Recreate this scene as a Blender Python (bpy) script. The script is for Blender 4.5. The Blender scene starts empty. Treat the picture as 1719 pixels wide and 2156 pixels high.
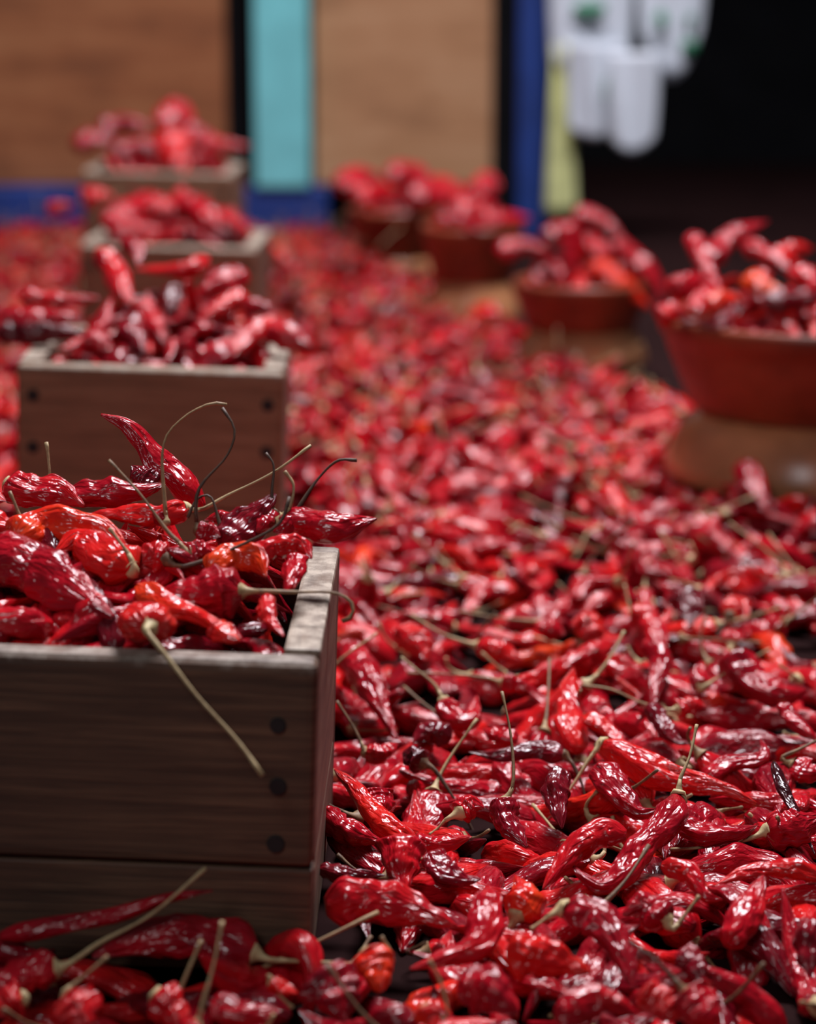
import bpy, math, random, time
_t0 = time.time()
def lap(t): print('LAP', t, round(time.time() - _t0, 1))
import numpy as np

# ------------------------------------------------------------------ camera, world, lights, exposure
rng = np.random.default_rng(11)
random.seed(5)
scene = bpy.context.scene
col = scene.collection
W, H = 1719.0, 2156.0
FPX = 4690.0                      # focal length in pixels of the photograph
PITCH = math.radians(12.87)
HC = 0.45                         # camera height over the mean surface of the chili heap

cam_d = bpy.data.cameras.new('camera'); cam = bpy.data.objects.new('camera', cam_d); col.objects.link(cam)
cam.location = (0, 0, HC); cam.rotation_euler = (math.pi / 2 - PITCH, 0, 0)
cam_d.sensor_fit = 'VERTICAL'; cam_d.sensor_height = 36.0; cam_d.sensor_width = 36.0 * W / H
cam_d.lens = 36.0 * FPX / H
cam_d.clip_start = 0.02; cam_d.clip_end = 60
cam_d.dof.use_dof = True; cam_d.dof.focus_distance = 1.235; cam_d.dof.aperture_fstop = 4.7
cam_d.dof.aperture_blades = 0
scene.camera = cam

world = bpy.data.worlds.new('world'); scene.world = world; world.use_nodes = True
bg = world.node_tree.nodes['Background']
bg.inputs['Color'].default_value = (0.80, 0.86, 1.0, 1); bg.inputs['Strength'].default_value = 0.065

def area(name, loc, target, sx, sy, power, color):
    d = bpy.data.lights.new(name, 'AREA'); d.shape = 'RECTANGLE'; d.size = sx; d.size_y = sy
    d.energy = power; d.color = color
    o = bpy.data.objects.new(name, d); col.objects.link(o)
    v = np.array(target, float) - np.array(loc, float)
    from mathutils import Vector
    o.location = loc; o.rotation_euler = Vector(v).to_track_quat('-Z', 'Y').to_euler()
    return o
# daylight falling through the open side of the market roof, high behind the heap
area('roof_opening_light', (0.45, 2.85, 3.4), (0.0, 1.1, 0.0), 1.4, 1.0, 255, (0.97, 0.94, 1.0))
# softer daylight from the aisle the photographer stands in
area('aisle_light', (-0.8, -0.9, 2.0), (0.2, 2.4, 0.0), 0.5, 0.7, 15, (0.95, 0.96, 1.0))

vs = scene.view_settings
vs.view_transform = 'Standard'; vs.look = 'None'; vs.gamma = 1.0; vs.use_curve_mapping = False
vs.exposure = 0.0

# ------------------------------------------------------------------ picture geometry -> place geometry
CT, ST = math.cos(PITCH), math.sin(PITCH)
def at(px, py, d):
    """point of the place seen at pixel (px, py) at the distance d along the ground"""
    x = (px - W / 2) / FPX; v = -(py - H / 2) / FPX
    s = d / (CT + v * ST)
    return np.array([x * s, d, HC + s * (v * CT - ST)])
def ground_d(py, z=0.0):
    v = -(py - H / 2) / FPX
    return (HC - z) / (ST - v * CT) * (CT + v * ST)
def project(P):
    P = np.asarray(P, float); q = P - np.array([0, 0, HC])
    fw = q[..., 1] * CT - q[..., 2] * ST; up = q[..., 1] * ST + q[..., 2] * CT
    return W / 2 + FPX * q[..., 0] / fw, H / 2 - FPX * up / fw, fw

# ------------------------------------------------------------------ materials
def new_mat(name):
    m = bpy.data.materials.new(name); m.use_nodes = True
    nt = m.node_tree; b = nt.nodes['Principled BSDF']
    return m, nt, b
def node(nt, typ, **kw):
    n = nt.nodes.new(typ)
    for k, v in kw.items():
        if k in n.inputs.keys(): n.inputs[k].default_value = v
        else: setattr(n, k, v)
    return n
def ramp(nt, fac, stops):
    r = nt.nodes.new('ShaderNodeValToRGB'); el = r.color_ramp.elements
    while len(el) > 1: el.remove(el[-1])
    el[0].position = stops[0][0]; el[0].color = (*stops[0][1], 1)
    for p, c in stops[1:]:
        e = el.new(p); e.color = (*c, 1)
    nt.links.new(fac, r.inputs['Fac']); return r
def math_node(nt, op, a, b=None):
    n = nt.nodes.new('ShaderNodeMath'); n.operation = op
    for i, v in enumerate((a, b)):
        if v is None: continue
        if isinstance(v, (int, float)): n.inputs[i].default_value = v
        else: nt.links.new(v, n.inputs[i])
    return n.outputs[0]

def chili_material():
    m, nt, b = new_mat('dried_chili_skin'); L = nt.links.new
    tc = node(nt, 'ShaderNodeAttribute', attribute_name='skin')
    at_ = node(nt, 'ShaderNodeAttribute', attribute_name='tint')
    n1 = node(nt, 'ShaderNodeTexNoise', Scale=70.0, Detail=4.0, Roughness=0.6)
    L(tc.outputs['Vector'], n1.inputs['Vector'])
    f = math_node(nt, 'ADD', at_.outputs['Fac'], math_node(nt, 'MULTIPLY', math_node(nt, 'SUBTRACT', n1.outputs['Fac'], 0.5), 0.55))
    r = ramp(nt, f, [(0.0, (0.030, 0.002, 0.004)), (0.25, (0.17, 0.002, 0.009)), (0.5, (0.44, 0.003, 0.012)),
                     (0.75, (0.66, 0.011, 0.008)), (1.0, (0.78, 0.075, 0.008))])
    L(r.outputs['Color'], b.inputs['Base Color'])
    # crumpled skin: creases and fine crinkle
    wp = node(nt, 'ShaderNodeTexNoise', Scale=120.0, Detail=2.0)
    L(tc.outputs['Vector'], wp.inputs['Vector'])
    mixv = node(nt, 'ShaderNodeVectorMath', operation='MULTIPLY_ADD')
    L(wp.outputs['Color'], mixv.inputs[0]); mixv.inputs[1].default_value = (0.012, 0.012, 0.012); L(tc.outputs['Vector'], mixv.inputs[2])
    vo = node(nt, 'ShaderNodeTexVoronoi', feature='SMOOTH_F1', Scale=150.0)
    L(mixv.outputs[0], vo.inputs['Vector'])
    n2 = node(nt, 'ShaderNodeTexNoise', Scale=230.0, Detail=2.0, Roughness=0.5, Distortion=0.8)
    L(tc.outputs['Vector'], n2.inputs['Vector'])
    h = math_node(nt, 'ADD', math_node(nt, 'MULTIPLY', vo.outputs['Distance'], 0.9), math_node(nt, 'MULTIPLY', n2.outputs['Fac'], 0.6))
    bp = node(nt, 'ShaderNodeBump', Strength=0.7, Distance=0.0040)
    L(h, bp.inputs['Height']); L(bp.outputs['Normal'], b.inputs['Normal'])
    rr = math_node(nt, 'MULTIPLY_ADD', n1.outputs['Fac'], 0.22); nt.nodes[-1].inputs[2].default_value = 0.10
    L(rr, b.inputs['Roughness'])
    b.inputs['Specular IOR Level'].default_value = 0.42
    b.inputs['Coat Weight'].default_value = 0.0; b.inputs['Coat Roughness'].default_value = 0.08
    L(bp.outputs['Normal'], b.inputs['Coat Normal'])
    return m
def stem_material():
    m, nt, b = new_mat('dry_stem'); L = nt.links.new
    tc = node(nt, 'ShaderNodeTexCoord'); at_ = node(nt, 'ShaderNodeAttribute', attribute_name='tint')
    n1 = node(nt, 'ShaderNodeTexNoise', Scale=260.0, Detail=3.0)
    L(tc.outputs['Object'], n1.inputs['Vector'])
    f = math_node(nt, 'ADD', at_.outputs['Fac'], math_node(nt, 'MULTIPLY', math_node(nt, 'SUBTRACT', n1.outputs['Fac'], 0.5), 0.5))
    r = ramp(nt, f, [(0.0, (0.030, 0.016, 0.012)), (0.35, (0.11, 0.055, 0.028)), (0.65, (0.30, 0.185, 0.085)), (1.0, (0.55, 0.43, 0.22))])
    L(r.outputs['Color'], b.inputs['Base Color']); b.inputs['Roughness'].default_value = 0.6
    bp = node(nt, 'ShaderNodeBump', Strength=0.4, Distance=0.0006); L(n1.outputs['Fac'], bp.inputs['Height']); L(bp.outputs['Normal'], b.inputs['Normal'])
    return m
def wood_material(name, dark, mid, light, wear_col=(0.36, 0.29, 0.22), grain=(6, 6, 90), wear=None, rough=0.6, top_wear=0.0):
    """grain runs along the axis with the small factor; wear = a height (object z) above which the worn edge is bare"""
    m, nt, b = new_mat(name); L = nt.links.new
    tc = node(nt, 'ShaderNodeTexCoord')
    mp = node(nt, 'ShaderNodeMapping'); mp.inputs['Scale'].default_value = grain; L(tc.outputs['Object'], mp.inputs['Vector'])
    n1 = node(nt, 'ShaderNodeTexNoise', Scale=1.6, Detail=8.0, Roughness=0.68, Distortion=0.5); L(mp.outputs[0], n1.inputs['Vector'])
    n2 = node(nt, 'ShaderNodeTexNoise', Scale=9.0, Detail=3.0); L(tc.outputs['Object'], n2.inputs['Vector'])
    f = math_node(nt, 'ADD', math_node(nt, 'MULTIPLY', n1.outputs['Fac'], 0.75), math_node(nt, 'MULTIPLY', n2.outputs['Fac'], 0.3))
    r = ramp(nt, f, [(0.30, dark), (0.52, mid), (0.74, light)])
    out = r.outputs['Color']
    if wear is not None:
        sep = node(nt, 'ShaderNodeSeparateXYZ'); L(tc.outputs['Object'], sep.inputs[0])
        n3 = node(nt, 'ShaderNodeTexNoise', Scale=55.0, Detail=5.0, Roughness=0.65); L(tc.outputs['Object'], n3.inputs['Vector'])
        e = math_node(nt, 'ADD', math_node(nt, 'MULTIPLY', math_node(nt, 'SUBTRACT', sep.outputs['Z'], wear), 160.0),
                      math_node(nt, 'MULTIPLY', math_node(nt, 'SUBTRACT', n3.outputs['Fac'], 0.5), 3.4))
        cl = nt.nodes.new('ShaderNodeClamp'); L(e, cl.inputs['Value'])
        mx = node(nt, 'ShaderNodeMix', data_type='RGBA'); L(cl.outputs[0], mx.inputs['Factor']); L(out, mx.inputs['A'])
        r3 = ramp(nt, math_node(nt, 'ADD', math_node(nt, 'MULTIPLY', n3.outputs['Fac'], 0.7), math_node(nt, 'MULTIPLY', n1.outputs['Fac'], 0.4)),
                  [(0.38, tuple(c * 0.45 for c in wear_col)), (0.62, wear_col)])
        L(r3.outputs['Color'], mx.inputs['B']); out = mx.outputs['Result']
    L(out, b.inputs['Base Color']); b.inputs['Roughness'].default_value = rough
    bp = node(nt, 'ShaderNodeBump', Strength=0.35, Distance=0.001); L(n1.outputs['Fac'], bp.inputs['Height']); L(bp.outputs['Normal'], b.inputs['Normal'])
    return m
def plain(name, c, rough=0.6, vary=0.25, scale=8.0, spec=0.5, bump=0.0, metallic=0.0):
    m, nt, b = new_mat(name); L = nt.links.new
    tc = node(nt, 'ShaderNodeTexCoord'); n1 = node(nt, 'ShaderNodeTexNoise', Scale=scale, Detail=5.0, Roughness=0.6); L(tc.outputs['Object'], n1.inputs['Vector'])
    r = ramp(nt, n1.outputs['Fac'], [(0.3, tuple(x * (1 - vary) for x in c)), (0.7, tuple(min(1, x * (1 + vary)) for x in c))])
    L(r.outputs['Color'], b.inputs['Base Color']); b.inputs['Roughness'].default_value = rough
    b.inputs['Specular IOR Level'].default_value = spec; b.inputs['Metallic'].default_value = metallic
    if bump:
        bp = node(nt, 'ShaderNodeBump', Strength=bump, Distance=0.003); L(n1.outputs['Fac'], bp.inputs['Height']); L(bp.outputs['Normal'], b.inputs['Normal'])
    return m
M_CHILI = chili_material(); M_STEM = stem_material()
M_BOX = wood_material('crate_wood', (0.020, 0.011, 0.007), (0.085, 0.043, 0.025), (0.20, 0.105, 0.058), wear=-0.0035, wear_col=(0.30, 0.245, 0.20), grain=(5, 5, 150))
M_BOX_SIDE = wood_material('crate_side_wood', (0.05, 0.03, 0.022), (0.15, 0.092, 0.058), (0.26, 0.18, 0.12), grain=(60, 6, 60), wear=-0.003, wear_col=(0.46, 0.38, 0.30))
M_BOX_OLD = wood_material('crate_pale_wood', (0.10, 0.050, 0.025), (0.23, 0.118, 0.060), (0.34, 0.19, 0.105), wear=-0.005)
M_NAIL = plain('rusty_nail', (0.012, 0.010, 0.010), 0.7)
M_FLOOR = plain('ground_gap_shade', (0.016, 0.006, 0.006), 1.0, spec=0.05)  # near-black colour stands in for shade in the gaps of the heap
M_PANEL = wood_material('wall_panel_wood', (0.10, 0.032, 0.012), (0.31, 0.108, 0.038), (0.43, 0.185, 0.075), grain=(1.2, 1.2, 12))
M_PANEL2 = wood_material('wall_panel_wood_pale', (0.28, 0.125, 0.055), (0.48, 0.24, 0.115), (0.58, 0.33, 0.18), grain=(1.2, 1.2, 10))
M_CYAN = plain('turquoise_paint', (0.20, 0.66, 0.70), 0.5, 0.15, 9)
M_BLUE = plain('blue_paint', (0.011, 0.042, 0.22), 0.5, 0.25, 9)
M_BACK_SHADE = plain('back_shade_tone', (0.010, 0.010, 0.012), 0.95, spec=0.1)  # shade of the unlit back room put into the wall colour
M_CLAY = plain('fired_clay', (0.24, 0.050, 0.020), 0.40, 0.45, 14, bump=0.15)
M_CLAY_FOOT = plain('bare_clay_foot', (0.58, 0.25, 0.11), 0.27, 0.3, 14, bump=0.15)
M_WHITE = plain('white_plastic', (0.74, 0.80, 0.89), 0.4, 0.05, 20)
M_GREEN = plain('green_print', (0.015, 0.22, 0.10), 0.5, 0.2, 30)
M_YELLOW = plain('pale_yellow_plastic', (0.74, 0.76, 0.36), 0.4, 0.25, 16)

# ------------------------------------------------------------------ mesh helpers
def np_mesh(name, V, Q, T, tint=None, mats=(), mat_idx=None, smooth=True, skin=None):
    me = bpy.data.meshes.new(name)
    V = np.asarray(V, np.float32); Q = np.asarray(Q, np.int32).reshape(-1, 4); T = np.asarray(T, np.int32).reshape(-1, 3)
    nq, ntr = len(Q), len(T)
    me.vertices.add(len(V)); me.vertices.foreach_set('co', V.ravel())
    loops = np.concatenate([Q.ravel(), T.ravel()]); me.loops.add(len(loops)); me.loops.foreach_set('vertex_index', loops)
    starts = np.concatenate([np.arange(nq) * 4, nq * 4 + np.arange(ntr) * 3]).astype(np.int32)
    me.polygons.add(nq + ntr); me.polygons.foreach_set('loop_start', starts)
    if smooth: me.polygons.foreach_set('use_smooth', np.ones(nq + ntr, bool))
    if mat_idx is not None: me.polygons.foreach_set('material_index', np.asarray(mat_idx, np.int32))
    for m in mats: me.materials.append(m)
    if tint is not None:
        a = me.attributes.new('tint', 'FLOAT', 'POINT'); a.data.foreach_set('value', np.broadcast_to(np.asarray(tint, np.float32), (len(V),)).copy())
    if skin is not None:
        a = me.attributes.new('skin', 'FLOAT_VECTOR', 'POINT'); a.data.foreach_set('vector', np.asarray(skin, np.float32).ravel())
    me.update(calc_edges=True)
    return me
def link(name, me, parent=None, loc=None, **props):
    o = bpy.data.objects.new(name, me); col.objects.link(o)
    if parent is not None: o.parent = parent
    if loc is not None: o.location = loc
    for k, v in props.items(): o[k] = v
    return o
def crspline(P, n):
    P = np.asarray(P, float)
    if len(P) == 2: return P[0] + (P[1] - P[0]) * np.linspace(0, 1, n)[:, None]
    E = np.vstack([2 * P[0] - P[1], P, 2 * P[-1] - P[-2]])
    seg = np.linalg.norm(np.diff(P, axis=0), axis=1); cum = np.concatenate([[0], np.cumsum(seg)]); s = np.linspace(0, cum[-1], n)
    i = np.clip(np.searchsorted(cum, s, side='right') - 1, 0, len(P) - 2)
    u = ((s - cum[i]) / np.maximum(seg[i], 1e-9))[:, None]
    p0, p1, p2, p3 = E[i], E[i + 1], E[i + 2], E[i + 3]
    return 0.5 * (2 * p1 + (p2 - p0) * u + (2 * p0 - 5 * p1 + 4 * p2 - p3) * u ** 2 + (3 * p1 - p0 - 3 * p2 + p3) * u ** 3)
def frames(P, hint):
    T = np.gradient(P, axis=0); T /= np.maximum(np.linalg.norm(T, axis=1, keepdims=True), 1e-9)
    N = hint - (T @ hint)[:, None] * T
    N /= np.maximum(np.linalg.norm(N, axis=1, keepdims=True), 1e-6)
    return T, N, np.cross(T, N)
def transport(P, hint):
    T = np.gradient(P, axis=0); T /= np.maximum(np.linalg.norm(T, axis=1, keepdims=True), 1e-9)
    N = np.empty_like(P); h = np.asarray(hint, float)
    if abs(h @ T[0]) > 0.9: h = np.array([0.3, 0.2, 0.9])
    for i in range(len(P)):
        h = h - (h @ T[i]) * T[i]; h /= max(np.linalg.norm(h), 1e-9); N[i] = h
    return T, N, np.cross(T, N)
_topo = {}
def topo(nt, nth):
    if (nt, nth) not in _topo:
        i, j = np.meshgrid(np.arange(nt - 1), np.arange(nth), indexing='ij'); a = i * nth + j; b = i * nth + (j + 1) % nth
        Q = np.stack([a, b, b + nth, a + nth], -1).reshape(-1, 4)
        j = np.arange(nth); k = (nt - 1) * nth
        T = np.concatenate([np.stack([np.full(nth, nt * nth), (j + 1) % nth, j], 1), np.stack([np.full(nth, nt * nth + 1), k + j, k + (j + 1) % nth], 1)])
        _topo[(nt, nth)] = (Q, T)
    return _topo[(nt, nth)]
def sweep(P, RA, RB, N, B):
    """RA, RB: (n, nth) radii along N and B"""
    nt, nth = RA.shape; th = np.arange(nth) * 2 * math.pi / nth
    V = P[:, None, :] + (RA * np.cos(th))[..., None] * N[:, None, :] + (RB * np.sin(th))[..., None] * B[:, None, :]
    V = np.concatenate([V.reshape(-1, 3), P[:1], P[-1:]]); Q, T = topo(nt, nth)
    return V, Q, T

def profile(t, tip=0.07, belly=0.22):
    up = 0.38 + 0.62 * np.sin(np.clip(t / 0.13, 0, 1) * math.pi / 2)
    dn = 1 - np.clip((t - belly) / (1 - belly), 0, 1) ** 1.9 * (1 - tip)
    return up * dn
def chili_body(P, R, r, nt, nth, flat, hint, detail=1.0, tip=0.07, tw0=1.0):
    P = crspline(P, nt); t = np.linspace(0, 1, nt)
    F = transport if nt > 22 else frames
    T, N, B = F(P, np.asarray(hint, float))
    th = np.arange(nth) * 2 * math.pi / nth; tt = t[:, None]; hh = th[None, :]
    lob = 0
    for m, a in ((2, .07), (3, .09), (4, .06), (5, .045)):
        ph = r.uniform(0, 6.28); tw = r.uniform(-1.2, 1.2); f = r.uniform(0.7, 2.4); ps = r.uniform(0, 6.28)
        lob = lob + a * np.cos(m * hh + ph + tw * 6.28 * tt) * (0.55 + 0.45 * np.sin(6.28 * f * tt + ps))
    cr = 0
    if detail > 0.5:
        for k in range(7):
            p = r.integers(1, 4); q = r.uniform(2, 8) * r.choice([-1, 1]); ph = r.uniform(0, 6.28)
            cr = cr + 0.055 * (0.62 - np.abs(np.sin(p * hh + 3.14 * q * tt + ph))) * (0.5 + 0.5 * np.sin(6.28 * r.uniform(0.5, 2) * tt + r.uniform(0, 6.28)))
    lump = 1 + 0.09 * np.sin(6.28 * (r.uniform(1, 2.6) * tt) + r.uniform(0, 6.28)) + 0.05 * np.sin(6.28 * r.uniform(3, 6) * tt + r.uniform(0, 6.28))
    rad = R * profile(t, tip, r.uniform(0.18, 0.42))[:, None] * lump * (1 + lob + cr * detail)
    fl = flat * (1 + 0.18 * np.sin(6.28 * (r.uniform(0.6, 1.6) * tt) + r.uniform(0, 6.28)))
    an = tw0 * (r.uniform(-0.5, 0.5) + r.uniform(-1.0, 1.0) * t)
    N2 = N * np.cos(an)[:, None] + B * np.sin(an)[:, None]; B2 = np.cross(T, N2)
    Lc = np.concatenate([[0], np.cumsum(np.linalg.norm(np.diff(P, axis=0), axis=1))]); sk0 = r.uniform(0, 5, 3)
    sk = np.stack([R * np.cos(hh) * np.ones_like(tt), R * np.sin(hh) * np.ones_like(tt), np.repeat(0.45 * Lc[:, None], nth, 1)], -1).reshape(-1, 3)
    sk = np.concatenate([sk, [[0, 0, 0], [0, 0, 0.45 * Lc[-1]]]]) + sk0
    return sweep(P, rad * fl, rad, N2, B2), P, sk
def calyx_stem(base, inward, S, R, r, nth=8, ns=14):
    """calyx cap over the shoulder of the pod, then the thin stem along the points S"""
    R = min(R, 0.0082) * 0.8
    path = crspline(np.vstack([base + inward * R * 0.28, base, *S]), 40)
    cum = np.concatenate([[0], np.cumsum(np.linalg.norm(np.diff(path, axis=0), axis=1))])
    def pt(s): return np.stack([np.interp(s, cum, path[:, k]) for k in range(3)], 1)
    rs = min(max(0.15 * R, 0.00085), 0.0015)
    sc = np.array([0.0, 0.10, 0.28, 0.45, 0.75, 1.15, 1.7]) * R
    rc = np.array([0.80, 0.80, 0.66, 0.50, 0.33, 0.24, 0.0]) * R; rc[-1] = rs * 1.25; rc = np.maximum(rc, rs * 1.2)
    sc = np.minimum(sc, cum[-1] * 0.8)
    C = pt(sc); C += np.arange(len(C))[:, None] * inward * -1e-6
    hint = np.array([0.31, 0.52, 0.8])
    T, N, B = transport(C, hint); th = np.arange(nth) * 2 * math.pi / nth
    RA = rc[:, None] * (1 + 0.10 * np.cos(5 * th + r.uniform(0, 6))[None, :] * np.array([1, 1, .8, .5, .3, .2, 0])[:, None])
    cal = sweep(C, RA, RA, N, B)
    s = np.linspace(sc[-2], cum[-1], ns); Pm = pt(s); T, N, B = transport(Pm, hint)
    u = np.linspace(0, 1, ns); rr = rs * (1.45 - 0.6 * np.minimum(u * 2.2, 1)); rr[-2:] *= 1.35
    RR = np.repeat(rr[:, None], 6, 1) * (1 + 0.12 * np.sin(np.arange(6) * 2.1 + u[:, None] * 9))
    return cal, sweep(Pm, RR, RR, N, B)

# ------------------------------------------------------------------ box-shaped helper with bevel
def bev_box(x0, x1, y0, y1, z0, z1, bev=0.002, mat=None, name='board', sub=2, jitter=0.0):
    import bmesh
    bm = bmesh.new(); bmesh.ops.create_cube(bm, size=1.0)
    for v in bm.verts:
        v.co = ((x0 + x1) / 2 + v.co.x * (x1 - x0), (y0 + y1) / 2 + v.co.y * (y1 - y0), (z0 + z1) / 2 + v.co.z * (z1 - z0))
    if bev: bmesh.ops.bevel(bm, geom=list(bm.edges), offset=bev, segments=sub, affect='EDGES', profile=0.6)
    me = bpy.data.meshes.new(name); bm.to_mesh(me); bm.free()
    if mat: me.materials.append(mat)
    return me
def disc_mesh(c, r, depth, name, mat, n=14):
    import bmesh
    bm = bmesh.new(); bmesh.ops.create_cone(bm, cap_ends=True, segments=n, radius1=r * 0.8, radius2=r, depth=depth)
    for v in bm.verts:
        x, y, z = v.co; v.co = (c[0] + x, c[1] + z, c[2] + y)
    me = bpy.data.meshes.new(name); bm.to_mesh(me); bm.free(); me.materials.append(mat); return me

# ------------------------------------------------------------------ setting: ground, wall, posts, dark room
WALL_D = 4.72
def rect(px0, px1, d): return at(px0, 400, d)[0], at(px1, 400, d)[0]
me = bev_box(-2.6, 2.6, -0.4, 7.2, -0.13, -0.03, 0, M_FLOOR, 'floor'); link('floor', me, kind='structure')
def zpx(py, d): return at(860, py, d)[2]
wall = link('wall_back', bev_box(-2.4, at(1146, 0, WALL_D)[0] - 0.005, WALL_D + 0.06, WALL_D + 0.10, -0.03, 1.5, 0.0, M_BACK_SHADE, 'wall_back'), kind='structure')  # near-black wall shows beside the panels as painted shade
def wall_part(name, px0, px1, y0, y1, z0, z1, mat, bev=0.004):
    a, b = rect(px0, px1, WALL_D)
    return link(name, bev_box(a, b, y0, y1, z0, z1, bev, mat, name), wall)
zr0, zr1 = zpx(448, WALL_D), zpx(392, WALL_D)
# boards of the wooden wall panels
for (pa, pb, mat, rows) in ((-420, 478, M_PANEL, (zr1 + .002, 1.5)), (664, 1036, M_PANEL2, (zr1 + .002, 1.5))):  # left panel cut short; dark wall beyond it stands for shade by the post
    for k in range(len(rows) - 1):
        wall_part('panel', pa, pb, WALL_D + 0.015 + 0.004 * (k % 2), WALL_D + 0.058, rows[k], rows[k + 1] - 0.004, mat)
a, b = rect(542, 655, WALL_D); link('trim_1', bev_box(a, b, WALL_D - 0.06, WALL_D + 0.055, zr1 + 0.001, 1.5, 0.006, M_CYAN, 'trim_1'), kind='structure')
a, b = rect(1086, 1146, WALL_D); link('trim_2', bev_box(a, b, WALL_D - 0.06, WALL_D + 0.055, -0.03, 1.5, 0.006, M_BLUE, 'trim_2'), kind='structure')
a, b = rect(-500, 692, WALL_D); link('trim_3', bev_box(a, b, WALL_D - 0.05, WALL_D + 0.055, zr0 - 0.06, zr1, 0.006, M_BLUE, 'trim_3'), kind='structure')
link('wall_rear', bev_box(at(1146, 0, WALL_D)[0] - 0.3, 2.6, 6.9, 7.0, -0.03, 2.2, 0, M_BACK_SHADE, 'wall_rear'), kind='structure')
link('wall_right', bev_box(2.4, 2.5, WALL_D - 0.6, 6.89, -0.03, 2.2, 0, M_BACK_SHADE, 'wall_right'), kind='structure')

# ------------------------------------------------------------------ wooden crates
BW, BD, TH = 0.222, 0.236, 0.018
def crate(corner, roll, yaw, hgt, seam, wood, side, nails, label, scale=1.0):
    """origin: right front top corner; the crate runs to -x, +y, -z"""
    e = link('wooden_crate', None, loc=tuple(corner), label=label, category='crate', group='wooden measuring crates')
    e.rotation_euler = (0, math.radians(roll), math.radians(yaw)); e.scale = (scale,) * 3
    f = link('front_board', bev_box(-BW, 0, 0, TH, -seam, 0, 0.0055, wood, 'front_board', 3), e)
    link('front_board', bev_box(-BW, -0.0005, 0.002, TH, -hgt, -seam - 0.0012, 0.0015, wood, 'lower_front_board', 2), e)
    for x in (-TH, -BW):
        link('side_board', bev_box(x, x + TH, TH + 0.001, BD - TH - 0.001, -seam - 0.006, 0.0015, 0.0022, side, 'side_board', 2), e)
        link('side_board', bev_box(x, x + TH, TH + 0.001, BD - TH - 0.001, -hgt, -seam - 0.0072, 0.0015, side, 'lower_side_board', 2), e)
    link('back_board', bev_box(-BW, 0, BD - TH, BD, -hgt, 0, 0.003, wood, 'back_board', 2), e)
    link('bottom_board', bev_box(-BW + TH, -TH, TH, BD - TH, -hgt, -hgt + 0.012, 0, wood, 'bottom_board'), e)
    for (x, z, r) in nails:
        link('nail', disc_mesh((x, 0.0002, z), r, 0.003, 'nail', M_NAIL), f)
    return e
c1 = at(671, 1398, 1.02); c2 = at(600, 785, 1.83); c3 = at(541, 524, 2.79); c4 = at(492, 366, 3.30)
n1 = [(-0.0187, -0.0315, .0046), (-0.0180, -0.0625, .0050), (-0.0185, -0.092, .0052), (-BW + 0.02, -0.032, .0046), (-BW + 0.02, -0.063, .005), (-BW + 0.02, -0.092, .005)]
n2 = [(-0.0135, -0.028, .0060), (-0.0135, -0.068, .006), (-BW + 0.0135, -0.026, .006), (-BW + 0.0135, -0.070, .006)]
crates = [crate(c1, 2.0, -0.8, 0.160, 0.1045, M_BOX, M_BOX_SIDE, n1, 'large dark brown wooden crate with three dark nails, nearest of all'),
          crate(c2, 2.2, 1.5, 0.160, 0.120, M_BOX_OLD, M_BOX_SIDE, n2, 'brown wooden crate of chilies directly behind the nearest one'),
          crate(c3, 1.5, -1.0, 0.160, 0.110, M_BOX_OLD, M_BOX_SIDE, n2, 'blurred wooden crate with a pale worn rim, third from the front'),
          crate(c4, 1.0, 0.0, 0.200, 0.110, M_BOX_OLD, M_BOX_SIDE, n2, 'farthest wooden crate, close to the turquoise post and the wall')]

# ------------------------------------------------------------------ clay bowls
def lathe(prof, n, name, mat):
    prof = np.asarray(prof, float); th = np.arange(n) * 2 * math.pi / n; k = len(prof)
    V = np.stack([prof[:, :1] * np.cos(th), prof[:, :1] * np.sin(th), np.repeat(prof[:, 1:], n, 1)], -1).reshape(-1, 3)
    i, j = np.meshgrid(np.arange(k - 1), np.arange(n), indexing='ij'); a = i * n + j; b = i * n + (j + 1) % n
    Q = np.stack([a, b, b + n, a + n], -1).reshape(-1, 4)
    return np_mesh(name, V, Q, np.zeros((0, 3)), mats=(mat,))
def bowl(px, d, r, zf, hgt, label, foot=0.42):
    x = at(px, 500, d)[0]
    e = link('clay_bowl', None, loc=(x, d, zf), label=label, category='bowl', group='clay bowls on the right')
    hf = hgt * foot; h = hgt
    rw = r * 0.79
    link('bowl_body', lathe([(0.001, hf + .006), (rw * .86, hf + .008), (rw * .93, hf + .016), (r * .90, h * .80), (r * .945, h - .004), (r * .965, h), (r * 0.995, h), (r, h - .006),
                             (r * .995, h - .016), (r * .965, h - .020), (r * .935, h * .78), (rw * 1.06, hf + .02), (rw, hf + .004), (rw * .94, hf), (0.001, hf)], 72, 'bowl_body', M_CLAY), e)
    link('foot', lathe([(0.001, 0), (rw * 1.17, 0), (rw * 1.20, .004), (rw * 1.175, hf * .28), (rw * 1.12, hf * .55), (rw * 1.03, hf * .8), (rw * .93, hf * .95), (rw * .90, hf - .001), (0.001, hf - .001)], 72, 'foot', M_CLAY_FOOT), e)
    return (x, d, r, zf + h)
bowls = [bowl(1738, 2.18, 0.160, -0.008, 0.160, 'largest clay bowl, dark red brown on a wide pale foot'),
         bowl(1228, 2.92, 0.092, -0.012, 0.108, 'clay bowl with an orange chili drooping over its right rim'),
         bowl(995, 3.33, 0.076, -0.012, 0.140, 'small tall clay bowl between the farthest one and the drooping-chili one'),
         bowl(835, 3.72, 0.082, -0.012, 0.130, 'farthest clay bowl, below the pale wooden wall panel')]

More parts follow.
